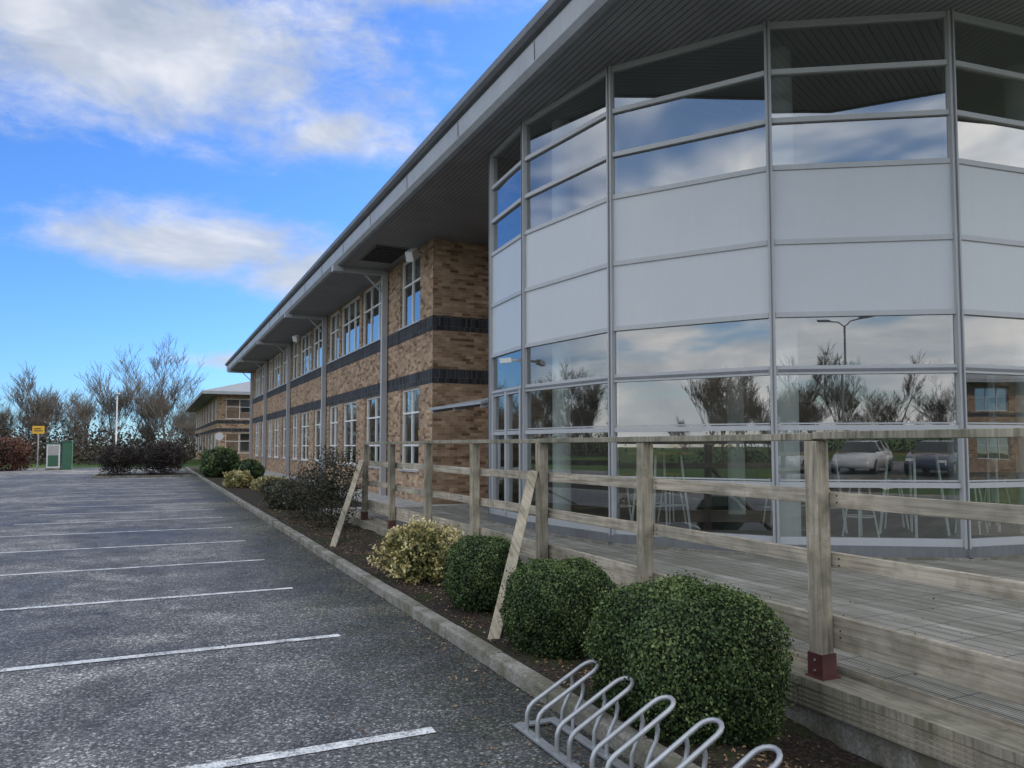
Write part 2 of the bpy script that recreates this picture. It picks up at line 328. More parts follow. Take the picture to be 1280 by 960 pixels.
def window(gf,gg,o,u,a0,a1,b0,b1,nv,hs,depth=.10,fw=.06,glassm=None,mf=None):
    mf=mf or M_frame; o3=(o[0],o[1],0)
    B=lambda u0,u1,z0,z1,e=0: gf.obox(o3,u,u0,u1,depth-.03+e,depth+.05-e,z0,z1,mf)
    B(a0+.002,a1-.002,b0+.002,b0+fw,0);B(a0+.002,a1-.002,b1-fw,b1-.002,0);B(a0+.002,a0+fw,b0+fw,b1-fw);B(a1-fw,a1-.002,b0+fw,b1-fw)
    for i in range(1,nv):
        a=a0+(a1-a0)*i/nv; B(a-.03,a+.03,b0+fw,b1-fw,.004)
    for h in hs:
        z=b0+(b1-b0)*h; B(a0+fw,a1-fw,z-.025,z+.025,.008)
    L=math.hypot(*u); ux,uy=u[0]/L,u[1]/L; nx,ny=-uy,ux; d=depth+.01
    P=lambda a,z:(o[0]+ux*a+nx*d,o[1]+uy*a+ny*d,z)
    gg.poly([P(a0,b0),P(a1,b0),P(a1,b1),P(a0,b1)],glassm or M_glass)
gw=MB(); gf=MB(); gg=MB(); gi=MB()
Y1=58.0; Yc=18.7; W=Y1-Yc; ops=[]
cols=[22.9,32.0,41.1,50.2]
up=[(19.75,21.6)]; lo=[(19.8,21.5)]
for c in cols:
    up+=[(c+.3,c+3.3),(c+3.6,c+6.6)]
    if c<50: up.append((c+6.9,c+8.85))
    lo+=[(c+.5,c+2.7),(c+3.9,c+6.1)]
    if c<50: lo.append((c+6.9,c+8.6))
for y0,y1 in up: ops.append((Y1-y1,Y1-y0,5.02,6.96))
for y0,y1 in lo: ops.append((Y1-y1,Y1-y0,.95,3.22))
wall_open(gw,(6.5,Y1),(0,-1),W,0,7.0,ops,M_brick)
for k,q in enumerate(ops):
    w=q[1]-q[0]; window(gf,gg,(6.5,Y1),(0,-1),*q,nv=3 if w>2.5 else 2,hs=(.62,) if q[2]>4 else (.3,.7),glassm=M_glassd,mf=M_white)
    gf.obox((6.5,Y1,0),(0,-1),q[0]-.04,q[1]+.04,-.05,.10,q[2]-.05,q[2]-.003,M_frame)
    if k%3!=1:
        h=[.35,.6,.25,.8][k%4]*(q[3]-q[2]); gi.obox((6.5,Y1,0),(0,-1),q[0]+.05,q[1]-.05,.2,.21,q[3]-h,q[3]-.06,M_blind)
wall_open(gw,(6.5,Yc),(1,0),1.8,0,7.0,[],M_brick)
wall_open(gw,(8.3,18.7),(0,-1),5.7,0,7.0,[(2.2,4.4,.15,2.4)],M_brick)
window(gf,gg,(8.3,18.7),(0,-1),2.2,4.4,.15,2.4,2,(.45,))
wall_open(gw,(5.66,12.83),(2.64,.17),2.645,0,7.0,[],M_brick)
wall_open(gw,(15.49,10.02),(1,0),4.6,0,7.0,[(1,3.6,1,3.2),(1,3.6,5.0,6.9)],M_brick)
wall_open(gw,(20.1,10.02),(0,1),48,0,7.0,[(i*4.0+1,i*4.0+3.6,z,z+2.0) for i in range(11) for z in (1.1,4.95)],M_brick)
wall_open(gw,(20.1,58),(-1,0),13.6,0,7.0,[(2+i*4,4+i*4,z,z+1.9) for i in range(3) for z in (1.1,5.02)],M_brick)
for i in range(11):
    for z in (1.1,4.95): window(gf,gg,(20.1,10.02),(0,1),i*4.0+1,i*4.0+3.6,z,z+2,2,(.6,))
for i in range(3):
    for z in (1.1,5.02): window(gf,gg,(20.1,58),(-1,0),2+i*4,4+i*4,z,z+1.9,2,(.6,))
for z in ((1,3.2),(5.0,6.9)): window(gf,gg,(15.49,10.02),(1,0),1,3.6,*z,2,(.6,))
gw.obj('brick_walls',OB)
gi.box(7.6,7.7,18.9,57.8,.1,6.95,M_inwall); gi.box(6.63,20,18.9,57.8,3.3,3.36,M_ceiling); gi.box(6.63,20,18.9,57.8,4.86,4.9,M_floor); gi.box(6.63,20,18.9,57.8,.1,.16,M_floor)
gb=MB()
for z0,z1 in ((3.24,3.61),(4.61,4.99)):
    gb.box(6.488,6.502,Yc-.012,Y1,z0,z1,M_band); gb.box(6.503,8.295,Yc-.012,Yc+.002,z0,z1,M_band)
gb.obj('dark_brick_bands',OB)
gc=MB()
for c in cols+[57.6]:
    gc.box(6.30,6.47,c-.08,c+.08,0,6.98,M_frame)
    gc.beam((6.4,c,6.93),(5.0,c,6.93),.12,.14,M_frame); gc.box(4.78,5.1,c-.14,c+.14,6.84,7.02,M_fascia); gc.beam((6.33,c,6.3),(5.7,c,6.9),.05,.05,M_frame)
gc.obj('steel_columns',OB)
gv=MB()
for i in range(9): gv.box(5.35,6.25,20.0+i*.2,20.08+i*.2,6.96,6.99,M_dark)
gv.box(5.3,6.3,19.9,21.8,6.985,6.997,M_dplinth)
gv.obj('soffit_vent',OB)
fl=MB(); fl.beam((6.2,19.3,6.72),(5.95,19.0,6.52),.2,.26,M_white); fl.beam((6.45,19.5,6.8),(6.15,19.25,6.7),.04,.04,M_frame); 
fl.beam((5.95,36,6.6),(5.8,35.8,6.5),.2,.26,M_white); fl.beam((6.5,36.2,6.8),(5.95,36,6.6),.04,.04,M_frame); fl.obj('floodlight',OB)
path=[(20.6,59.5),(4.8,59.5),(4.8,6.5),(5.35,4.9),(6.7,3.8),(9.3,3.2),(22,3.2)]
def sweep(g,path,prof,m):
    n=len(path); rings=[]
    for i,p in enumerate(path):
        d1=None if i==0 else (Vector(p)-Vector(path[i-1])).normalized(); d2=None if i==n-1 else (Vector(path[i+1])-Vector(p)).normalized()
        n1=Vector((-d1.y,d1.x)) if d1 else None; n2=Vector((-d2.y,d2.x)) if d2 else None
        nn=(n1+n2).normalized()/max(.3,math.cos(n1.angle(n2)/2)) if n1 and n2 else (n1 or n2)
        rings.append([(p[0]+nn.x*o,p[1]+nn.y*o,z) for o,z in prof])
    k=len(prof)
    for i in range(n-1):
        for j in range(k-1): g.poly([rings[i][j],rings[i+1][j],rings[i+1][j+1],rings[i][j+1]],m)
    return rings
ge=MB()
sweep(ge,path,[(.3,7.70),(.02,7.66),(-.05,7.66),(-.09,7.62),(-.08,7.52),(-.02,7.47),(.06,7.46)],M_gutter)
sweep(ge,path,[(.06,7.46),(.07,7.40),(.02,7.395),(.03,7.10),(.10,7.02)],M_fascia)
r=sweep(ge,path,[(.10,7.02),(.16,6.98),(.22,6.98),(.23,7.0)],M_gutter)
yj=6.5
while yj<59: ge.box(4.812,4.823,yj,yj+.008,7.11,7.39,M_gutter); yj+=3.03
ge.obj('eaves_fascia',OB)
gs=MB(); gs.poly([q[-1] for q in r],M_soffit); so=gs.obj('soffit',OB)
gr=MB(); E=[(4.8,59.5),(4.8,6.5),(6.7,3.8),(9.3,3.2),(22,3.2),(22,59.5)]; E=[(a,b,7.66) for a,b in E]; A=(13,12,9.3);B=(13,51,9.3)
for f in ([E[0],E[1],A,B],[E[1],E[2],A],[E[2],E[3],A],[E[3],E[4],A],[E[4],E[5],B,A],[E[5],E[0],B]): gr.poly(f,M_roof)
gr.obj('roof',OB)
zs=[.44,1.13,1.83,2.54,3.24,4.16,5.11,5.72,6.35,6.98]
gp=MB()
for i in range(8):
    a,b=V[i],V[i+1]; u=(b[0]-a[0],b[1]-a[1]); L=math.hypot(*u); o3=(a[0],a[1],0)
    ux,uy=u[0]/L,u[1]/L
    for j in range(9):
        z0,z1=zs[j],zs[j+1]
        if j in (4,5):
            gp.obox(o3,u,.03,L-.03,-.012,.03,z0+.02,z1-.02,M_panel)
        else:
            nx,ny=-uy,ux; tl=random.uniform(-.006,.006); q=lambda s,z,d=.01:(a[0]+ux*s+nx*d,a[1]+uy*s+ny*d,z)
            gg.poly([q(.02,z0,.01+tl),q(L-.02,z0,.01),q(L-.02,z1,.01-tl),q(.02,z1,.01)],M_glassd if j>5 else M_glass)
    for j,z in enumerate(zs):
        h=.032 if j not in (0,3,9) else .05
        gf.obox(o3,u,.035,L-.035,-.035,.06,z-h,z+h,M_frame)
        if j==3: gf.obox(o3,u,.05,L-.05,-.045,.05,z-.016,z+.016,M_gutter)
    for j in (1,2,3):
        gf.obox(o3,u,.05,L-.05,-.02,.03,zs[j]+.045,zs[j]+.062,M_frame) 
    gp.obox(o3,u,-.02,L+.02,-.06,.1,.16,.40,M_dplinth)
    gp.obox(o3,u,-.05,L+.05,-.12,.1,.16,.275,M_conc)
    gi.obox(o3,u,.03,L-.03,.10,.14,3.22,5.13,M_inwall)
for i,p in enumerate(V):
    a=V[max(i-1,0)]; b=V[min(i+1,8)]; u=(b[0]-a[0],b[1]-a[1])
    gf.obox((p[0],p[1],0),u,-.038,.038,-.06,.09,.38,7.0,M_frame)
    gf.obox((p[0],p[1],0),u,-.008,.008,-.075,-.06,.38,7.0,M_gutter)
a,b=V[0],V[1]; u=(b[0]-a[0],b[1]-a[1]); L=math.hypot(*u)
gf.obox((a[0],a[1],0),u,L*.5-.04,L*.5+.04,-.05,.07,.44,2.54,M_frame); gf.obox((a[0],a[1],0),u,.1,.16,-.05,.07,.44,2.54,M_frame); gf.obox((a[0],a[1],0),u,L-.16,L-.1,-.05,.07,.44,2.54,M_frame)
gf.obox((a[0],a[1],0),u,L*.5-.16,L*.5-.12,-.12,-.09,1.1,1.7,M_steel)
gp.obj('spandrel_panels',OB); gf.obj('window_frames',OB); gg.obj('glazing',OB)
poly=[(x+ (10.5-x)*.01,y+(10.8-y)*.01) for x,y in V]+[(15.4,13.0),(5.7,12.75)]
for z,m in ((.40,M_floor),(3.28,M_ceiling),(5.06,M_floor),(6.96,M_ceiling)): gi.poly([(x,y,z) for x,y in poly],m)
gi.box(5.75,15.4,12.95,13.0,.4,6.95,M_inwall); gi.box(15.4,15.46,10.05,13.1,.4,6.95,M_inwall)
for x,y in ((6.02,10.95),(7.62,7.67),(11.0,6.6),(9.5,10.8),(13.2,9.2)):
    for z0,z1 in ((.4,3.28),(5.06,6.96)):
        gi.tube([(x,y,z0),(x,y,z1)],.15,M_column,20)
for k in range(4):
    gi.box(7.2+k*1.8,8.3+k*1.8,8.2,8.5,3.2,3.27,M_white); gi.box(7.2+k*1.8,8.3+k*1.8,10.2,10.5,3.2,3.27,M_white)
    gi.box(7.2+k*1.8,8.3+k*1.8,9.2,9.5,6.88,6.95,M_white)
gi.box(9.5,12.6,12.3,12.9,.4,1.5,M_dplinth); gi.box(6.5,8.4,12.9,12.945,.45,2.6,M_dplinth); gi.box(12.9,14.2,12.9,12.945,.45,2.6,M_dplinth)
gi.obj('interior',OB)
gc=MB(); q=[(5.45,13.0,2.38),(5.45,15.9,2.38),(8.25,15.9,2.92),(8.25,13.1,2.92)]
gc.poly(q[::-1],M_gutter); gc.poly([(x,y,z+.05) for x,y,z in q],M_fascia)
for i in range(4):
    a,b=q[i],q[(i+1)%4]; gc.poly([a,b,(b[0],b[1],b[2]+.05),(a[0],a[1],a[2]+.05)],M_fascia)
for y in (13.1,14.5,15.8): gc.beam((5.5,y,2.35),(8.25,y,2.86),.05,.07,M_frame)
gc.obj('entrance_canopy',OB)
gc=MB(); gc.beam((5.5,11.4,3.02),(5.25,11.25,3.0),.04,.04,M_white); gc.beam((5.25,11.25,3.0),(5.08,11.3,2.98),.08,.08,M_white); gc.obj('security_camera',OB)
def table(x,y):
    e=empty('high_table'); g=MB(); T=bpy.data.materials.get('table_wood') or wood('table_wood',(3,30,1),(.22,.12,.06),(.35,.2,.1),(.45,.28,.15))
    g.box(x-.35,x+.35,y-.3,y+.3,1.48,1.52,T); g.obj('top',e,.006); g=MB()
    for sx in (-1,1):
        for sy in (-1,1): g.tube([(x+sx*.22,y+sy*.2,1.48),(x+sx*.32,y+sy*.28,.405)],.018,M_column,8)
    g.tube([(x-.29,y-.25,.75),(x+.29,y-.25,.75)],.011,M_column,8); g.tube([(x-.29,y+.25,.75),(x+.29,y+.25,.75)],.011,M_column,8); g.obj('legs',e)
def stool(x,y,rot=0):
    e=empty('bar_stool'); g=MB(); T=bpy.data.materials.get('table_wood')
    g.tube([(x,y,1.14),(x,y,1.155),(x,y,1.175),(x,y,1.18)],[.15,.18,.18,.165],T,20); g.obj('seat',e)
    g=MB()
    for k in range(4):
        a=rot+math.pi/4+k*math.pi/2; g.tube([(x+.1*math.cos(a),y+.1*math.sin(a),1.14),(x+.22*math.cos(a),y+.22*math.sin(a),.405)],.012,M_column,8)
    g.tube([(x+.18*math.cos(a),y+.18*math.sin(a),.68) for a in np.linspace(0,2*math.pi,17)],.009,M_column,6,False); g.obj('legs',e)
for x,y in ((6.75,9.3),(8.4,8.0),(9.4,7.2),(11.1,7.2)): table(x,y)
for k,(x,y) in enumerate(((7.4,9.9),(6.6,10.1),(8.6,8.9),(8.5,7.3),(9.9,7.9),(10.3,7.0),(11.8,7.6))): stool(x,y,k)
# ------------------------------------------------------------------ deck
TD=empty('timber_deck'); g=MB()
g.rect(3.86,16.5,-6,16.6,.25,M_deck); g.obj('boards',TD)
g=MB(); g.box(3.60,3.855,-6,16.6,.155,.205,M_wcap); g.box(3.64,3.66,-6,16.6,-.5,.05,M_conc); g.box(3.855,3.868,-6,16.6,.1,.253,M_woodh)
g.box(3.66,16.5,-6.03,-6,-.02,.25,M_woodh); g.box(3.66,16.5,16.6,16.63,-.02,.252,M_woodh)
yy=-6.0
while yy<16.5:
    g.box(3.61,3.636,yy,yy+2.38,.03,.15,M_woodh)
    for k in range(4): g.box(3.602,3.612,yy,yy+2.38,.04+k*.028,.055+k*.028,M_wcap)
    yy+=2.4
g.obj('edge_beam',TD)
TF=empty('timber_fence'); g=MB(); gsh=MB(); ps=[14.6-1.85*k for k in range(11)]
for y in ps:
    o=random.uniform(-.014,.014); t2=random.uniform(-.014,.014)
    g.mesh([(3.67+dx,y-.05+dy,z) if z<1 else (3.67+dx+o,y-.05+dy+t2,z) for z in (.215,1.632) for dx,dy in ((0,0),(.1,0),(.1,.1),(0,.1))],[(3,2,1,0),(4,5,6,7),(0,1,5,4),(1,2,6,5),(2,3,7,6),(3,0,4,7)],M_woodv)
    gsh.box(3.662,3.778,y-.058,y+.058,.206,.35,M_shoe); gsh.box(3.65,3.80,y-.07,y+.07,.205,.215,M_shoe)
    for dz in (.25,.31): gsh.tube([(3.656,y,dz),(3.664,y,dz)],.008,M_steel,6)
g.obj('posts',TF,.005); gsh.obj('post_shoes',TF)
g=MB(); n=len(ps); gn=MB()
for k in range(0,n-1):
    y0,y1=ps[k+1],ps[k]
    for z,h,x in ((1.28,.092,3.80),(.90,.092,3.80),(.47,.195,3.80)):
        z0=z+random.uniform(-.012,.012); z1=z+random.uniform(-.012,.012); e=random.uniform(-.004,.004)
        g.beam((x+e,y0-(.0),z0),(x+e,y1-.004,z1),.042,h,M_woodh)
        for yy in (y0+.09,y1-.09):
            for dz in (-.02,.02): gn.tube([(3.776+e,yy,z+dz),(3.781+e,yy,z+dz)],.006,M_dark,6)
g.obj('rails',TF,.004); gn.obj('screws',TF)
g=MB()
for k in range(0,n-1,2):
    y0=ps[min(k+2,n-1)]; y1=ps[k]; z0=1.662+random.uniform(-.006,.006); g.beam((3.735,y0,z0),(3.735,y1-.004,1.662+random.uniform(-.004,.006)),.13,.045,M_wcap)
g.obj('top_rail',TF,.004)
g=MB(); g.beam((3.62,7.2,1.33),(2.46,5.62,.03),.045,.095,M_woodb,up=(1,0,.2)); g.beam((3.62,14.45,1.33),(2.5,11.75,.03),.045,.095,M_woodb,up=(1,0,.2)); g.obj('braces',TF,.004)
# ------------------------------------------------------------------ bike rack
BR=empty('bike_rack'); g=MB()
def hoop(y):
    w=.065
    def side(s):
        yy=y+s*w; return [(1.93,yy,.02),(1.93,yy,.08),(1.932,yy,.115),(1.945,yy,.145),(1.97,yy,.168),(2.0,yy,.184),(2.15,yy,.262),(2.28,yy,.33)]
    A=side(1); B=side(-1); c=Vector((2.28,y,.33)); d=Vector((.87,0,.46)).normalized(); hp=[]
    for k in range(1,8):
        a=math.pi*k/8; hp.append(tuple(c+Vector((0,1,0))*w*math.cos(a)+d*w*1.1*math.sin(a)))
    return A+hp+B[::-1]
for k in range(6):
    y=3.86-k*.35
    g.tube(hoop(y),.0125,M_steel,12)
    for s in (-1,1):
        g.tube([(2.21,y+s*.062,.29),(2.22,y+s*.062,.25),(2.21,y+s*.062,.20),(2.18,y+s*.062,.15),(2.155,y+s*.062,.1),(2.15,y+s*.062,.02)],.0115,M_steel,10)
g.obj('hoops',BR)
g=MB(); g.box(1.905,1.955,1.7,4.05,.006,.022,M_steel); g.box(2.125,2.175,1.7,4.05,.006,.022,M_steel); g.box(1.955,2.125,4.0,4.05,.007,.021,M_steel); g.box(1.955,2.125,1.7,1.75,.007,.021,M_steel)
g.obj('base_frame',BR,.002)
# ------------------------------------------------------------------ shrubs
def shrub(name,c,rad,n,size,m,p=2.4,lump=.06,depth=.12,seed=0,core=True,zmin=.08,jit=.9,aspect=.6,twigs=False):
    e=empty(name); c=np.array(c,float); rad=np.array(rad,float); 
    D=rng.normal(size=(n,3)); D/=np.linalg.norm(D,axis=1)[:,None]
    k=(np.abs(D)**p).sum(1)**(-1/p)
    ph=rng.uniform(0,6,6)
    lum=lump*(np.sin(D[:,0]*5+ph[0])*np.sin(D[:,1]*5+ph[1])+np.sin(D[:,2]*6+ph[2])*np.sin(D[:,0]*9+ph[3])*.7+.5*np.sin(D[:,1]*13+ph[4])*np.sin(D[:,2]*12+ph[5]))
    r=k*(1+lum-np.abs(rng.normal(size=n))*depth+ (rng.uniform(size=n)<.08)*rng.uniform(0,.10,n))
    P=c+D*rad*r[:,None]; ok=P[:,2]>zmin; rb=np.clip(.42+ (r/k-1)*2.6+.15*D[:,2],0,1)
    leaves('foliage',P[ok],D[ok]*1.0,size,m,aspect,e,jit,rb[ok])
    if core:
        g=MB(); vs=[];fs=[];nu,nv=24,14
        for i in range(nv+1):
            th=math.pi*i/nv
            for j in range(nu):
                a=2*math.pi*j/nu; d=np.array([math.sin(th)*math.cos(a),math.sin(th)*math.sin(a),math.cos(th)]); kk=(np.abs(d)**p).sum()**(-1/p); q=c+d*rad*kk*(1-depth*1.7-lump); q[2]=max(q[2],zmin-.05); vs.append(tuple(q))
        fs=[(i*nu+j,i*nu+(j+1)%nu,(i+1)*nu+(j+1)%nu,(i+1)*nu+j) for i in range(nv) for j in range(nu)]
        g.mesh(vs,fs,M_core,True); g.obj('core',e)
    if twigs:
        A,B,ra,rb2=gen_tree(seed+5,(c[2]+rad[2])*1.05,.03,4,(3,4),.8,.3,.003); wsc=rad[0]/max(.2,np.abs(A[:,:2]).max())*1.05
        A[:,:2]*=wsc;B[:,:2]*=wsc; o=np.array([c[0],c[1],.05]); place('stems',segs_data('stems',A+o,B+o,ra,rb2,M_twig),e)
    return e
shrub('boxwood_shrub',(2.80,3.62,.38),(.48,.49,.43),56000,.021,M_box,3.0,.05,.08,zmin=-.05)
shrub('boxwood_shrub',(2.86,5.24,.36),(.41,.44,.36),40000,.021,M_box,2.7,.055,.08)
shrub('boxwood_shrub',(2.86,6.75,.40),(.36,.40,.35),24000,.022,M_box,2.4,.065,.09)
shrub('variegated_shrub',(2.85,8.5,.36),(.46,.62,.36),6000,.045,M_varieg,2.2,.22,.24,jit=1.3)
shrub('variegated_shrub',(2.98,9.3,.30),(.35,.4,.28),2600,.045,M_varieg,2.2,.22,.24,jit=1.3)
shrub('bare_shrub',(3.05,14.5,.82),(.62,.75,.78),5500,.045,M_olive,2.2,.2,.4,core=False,twigs=True,seed=1)
shrub('bare_shrub',(2.9,16.4,.6),(.5,.7,.55),3500,.045,M_olive,2.2,.2,.4,core=False,twigs=True,seed=2)
shrub('low_shrub',(2.95,19.5,.38),(.45,.8,.34),6000,.05,M_olive,2.2,.15,.25,twigs=True,seed=3)
shrub('low_shrub',(3.5,23.5,.34),(.6,1.2,.3),5000,.06,M_olive,2.2,.15,.25,seed=4)
shrub('variegated_shrub',(2.95,30.5,.36),(.5,1.2,.33),5000,.06,M_varieg,2.2,.15,.2)
shrub('variegated_shrub',(3.7,27.5,.3),(.6,1.2,.28),4000,.06,M_varieg,2.2,.15,.2)
shrub('laurel_shrub',(3.1,41,.75),(.9,1.5,.75),9000,.10,M_box,2.4,.12,.2)
shrub('laurel_shrub',(4.0,36.5,.5),(.6,1.3,.5),6000,.09,M_box,2.4,.12,.2)
shrub('dark_shrub',(-1.6,46,.92),(1.0,1.2,.85),9000,.08,M_purple,2.3,.18,.35,twigs=True,seed=8)
shrub('dark_shrub',(.5,46,.95),(1.2,1.2,.88),11000,.08,M_purple,2.3,.18,.35,twigs=True,seed=9)
shrub('dark_shrub',(3.9,52,.8),(1.0,2.0,.7),9000,.09,M_box,2.3,.18,.3,seed=10)
shrub('beech_hedge',(-13.5,60.0,1.05),(6.0,.8,1.1),26000,.12,M_beech,7,.04,.08,zmin=.0)
# ------------------------------------------------------------------ trees (instanced templates)
TPL=[segs_data('winter_tree_%d'%i,*gen_tree(100+i,9.5,.12,5,(2,4),(.42,.5,.36,.46,.4,.52,.38)[i],(.22,.27,.24,.2,.26,.23,.25)[i],.011,.12),M_bark) for i in range(7)]
def tree_mass(name,spots,scrub_n,hs=1.0,scrub_h=4.2,lsz=.3):
    e=empty(name)
    for (x,y) in spots:
        place('winter_tree',random.choice(TPL),e,(x,y,-.03),random.uniform(0,6.28),random.choice((.55,.7,.85,.95,1.05))*random.uniform(.9,1.1)*hs)
    sp=np.array(spots); idx=rng.integers(0,len(sp),scrub_n); P=np.zeros((scrub_n,3)); P[:,:2]=sp[idx]+rng.normal(size=(scrub_n,2))*2.4; h=rng.beta(.9,1.9,scrub_n)
    lump=.8+.3*np.sin(P[:,0]*.9)*np.sin(P[:,1]*.7+1); P[:,2]=h*scrub_h*lump
    leaves('undergrowth',P,np.tile([.3,-1.,.2],(scrub_n,1)),lsz,M_scrub,.45,e,.8)
spots=[(random.uniform(-60,1),random.uniform(78,98)) for _ in range(105)]+[(random.uniform(1,14),random.uniform(112,125)) for _ in range(12)]
tree_mass('tree_line',spots,80000,.95,4.2,.34)
spots=[(random.uniform(-75,70),random.uniform(-66,-50)) for _ in range(85)]+[(random.uniform(-58,-44),random.uniform(-58,72)) for _ in range(70)]
tree_mass('tree_line',spots,36000,1.0,3.4)
def tree(name,x,y,H,seed,r0=.16,depth=5):
    e=empty(name); A,B,ra,rb=gen_tree(seed,H,r0,depth,(2,4),.5,.33,.010); o=np.array([x,y,0]); place('trunk_and_branches',segs_data('t',A+o,B+o,ra,rb,M_bark),e)
tree('bare_tree',1.2,71,11.3,31); tree('bare_tree',-12,-30,8,33,.13); tree('bare_tree',6,-38,7,34,.12); tree('bare_tree',-34,20,9,35,.13)
# ------------------------------------------------------------------ other office buildings
def office(name,x0,x1,y0,y1,H,ov=1.0,rise=2.2,wm=M_brick):
    e=empty(name); w=MB();f=MB();gl=MB();b=MB()
    for o,u,W in (((x0,y1),(0,-1),y1-y0),((x0,y0),(1,0),x1-x0),((x1,y0),(0,1),y1-y0),((x1,y1),(-1,0),x1-x0)):
        n=max(1,int(W/4.2)); st=W/n; ops=[(i*st+.7,(i+1)*st-.7,z,z+1.75) for i in range(n) for z in (1.0,H-2.05)]
        wall_open(w,o,u,W,0,H,ops,wm)
        for q in ops: window(f,gl,o,u,*q,3,(.6,),glassm=M_glassd,mf=M_white)
        for z in (H*.5-.15,H-2.45): b.obox((o[0],o[1],0),u,0,W,-.012,0.002,z,z+.3,M_band)
    w.obj('walls',e);f.obj('window_frames',e);gl.obj('glazing',e);b.obj('dark_brick_bands',e)
    i=MB(); i.box(x0+1,x1-1,y0+1,y1-1,.1,H-.1,M_inwall); i.obj('interior',e)
    r=MB(); X0,X1,Y0,Y1_=x0-ov,x1+ov,y0-ov,y1+ov; hw=(X1-X0)/2; hy=min(hw,(Y1_-Y0)/2-.5)
    if (Y1_-Y0)>(X1-X0): A=((X0+X1)/2,Y0+hy,H+.25+rise);B=((X0+X1)/2,Y1_-hy,H+.25+rise)
    else:
        hy=(Y1_-Y0)/2; A=(X0+hy,(Y0+Y1_)/2,H+.25+rise);B=(X1-hy,(Y0+Y1_)/2,H+.25+rise)
    c=[(X0,Y0,H+.25),(X1,Y0,H+.25),(X1,Y1_,H+.25),(X0,Y1_,H+.25)]
    if (Y1_-Y0)>(X1-X0): fs=[[c[0],c[1],A],[c[1],c[2],B,A],[c[2],c[3],B],[c[3],c[0],A,B]]
    else: fs=[[c[0],c[1],B,A],[c[1],c[2],B],[c[2],c[3],A,B],[c[3],c[0],A]]
    for q in fs: r.poly(q,M_lroof)
    r.poly([(x,y,H+.0) for x,y,_ in c],M_soffit)
    for k in range(4):
        a,b2=c[k],c[(k+1)%4]; r.poly([(a[0],a[1],H),(b2[0],b2[1],H),b2,a],M_fascia)
    r.obj('roof',e)
office('office_building',5.0,24,70,106,6.0,1.3,3.2)
office('office_building',24,54,-46,-34,6.6,1.0,2.0)
# ------------------------------------------------------------------ street furniture
e=empty('street_lamp'); g=MB(); x,y=-2.4,64
g.tube([(x,y,0),(x,y,.9),(x,y,.92),(x,y,5.35)],[.09,.085,.06,.045],M_white,12); g.tube([(x,y,5.35),(x,y,5.42)],[.05,.05],M_frame); g.tube([(x,y,5.4),(x,y,5.46),(x,y,5.55),(x,y,5.6)],[.1,.19,.17,.05],M_frame,14); g.obj('column_and_lantern',e)
e=empty('street_lamp'); g=MB(); x,y=-1.0,-24
g.tube([(x,y,0),(x,y,1.1),(x,y,1.12),(x,y,7.3)],[.09,.09,.065,.05],M_gutter,12); g.tube([(x,y,7.25),(x+.3,y,7.5),(x+.9,y,7.6)],.03,M_gutter); g.tube([(x,y,7.25),(x-.3,y,7.5),(x-.9,y,7.6)],.03,M_gutter); g.beam((x+.7,y,7.6),(x+1.3,y,7.66),.25,.1,M_gutter); g.beam((x-.7,y,7.6),(x-1.3,y,7.66),.25,.1,M_gutter); g.obj('column_and_lantern',e)
e=empty('utility_cabinet'); g=MB(); g.box(-6.5,-5.6,60.6,61.4,.0,.12,M_conc); g.box(-6.45,-5.65,60.65,61.35,.12,1.75,M_white); g.box(-6.5,-5.6,60.6,61.4,1.752,1.84,M_green); g.box(-6.36,-5.74,60.62,60.645,.25,1.0,M_green); g.box(-6.36,-5.74,60.62,60.645,1.05,1.65,M_inwall); g.obj('box',e,.01)
e=empty('utility_cabinet'); g=MB(); g.box(-5.55,-4.95,60.7,61.4,0,1.9,M_green); g.box(-5.6,-4.9,60.65,61.45,1.902,1.96,M_green); g.box(-5.5,-5.0,60.68,60.697,.2,1.7,M_green); g.obj('box',e,.01)
e=empty('yellow_sign'); g=MB(); g.tube([(-6.95,60.6,0),(-6.95,60.6,2.6)],.04,M_frame); g.obj('post',e); g=MB(); g.box(-7.3,-6.6,60.52,60.55,2.45,2.98,M_yellow); g.box(-7.2,-6.7,60.510,60.517,2.62,2.68,M_dark); g.box(-7.2,-6.8,60.510,60.517,2.76,2.82,M_dark); g.obj('plate',e)
e=empty('traffic_sign'); g=MB(); g.tube([(4.6,62,0),(4.6,62,2.6)],.035,M_frame); g.obj('post',e); g=MB(); g.tube([(4.6,61.95,2.35),(4.6,61.93,2.35)],.3,M_white,24); g.obj('plate',e)
M_tyre=M_dark; M_cglass=mat('car_glass',(.01,.012,.014),.05)
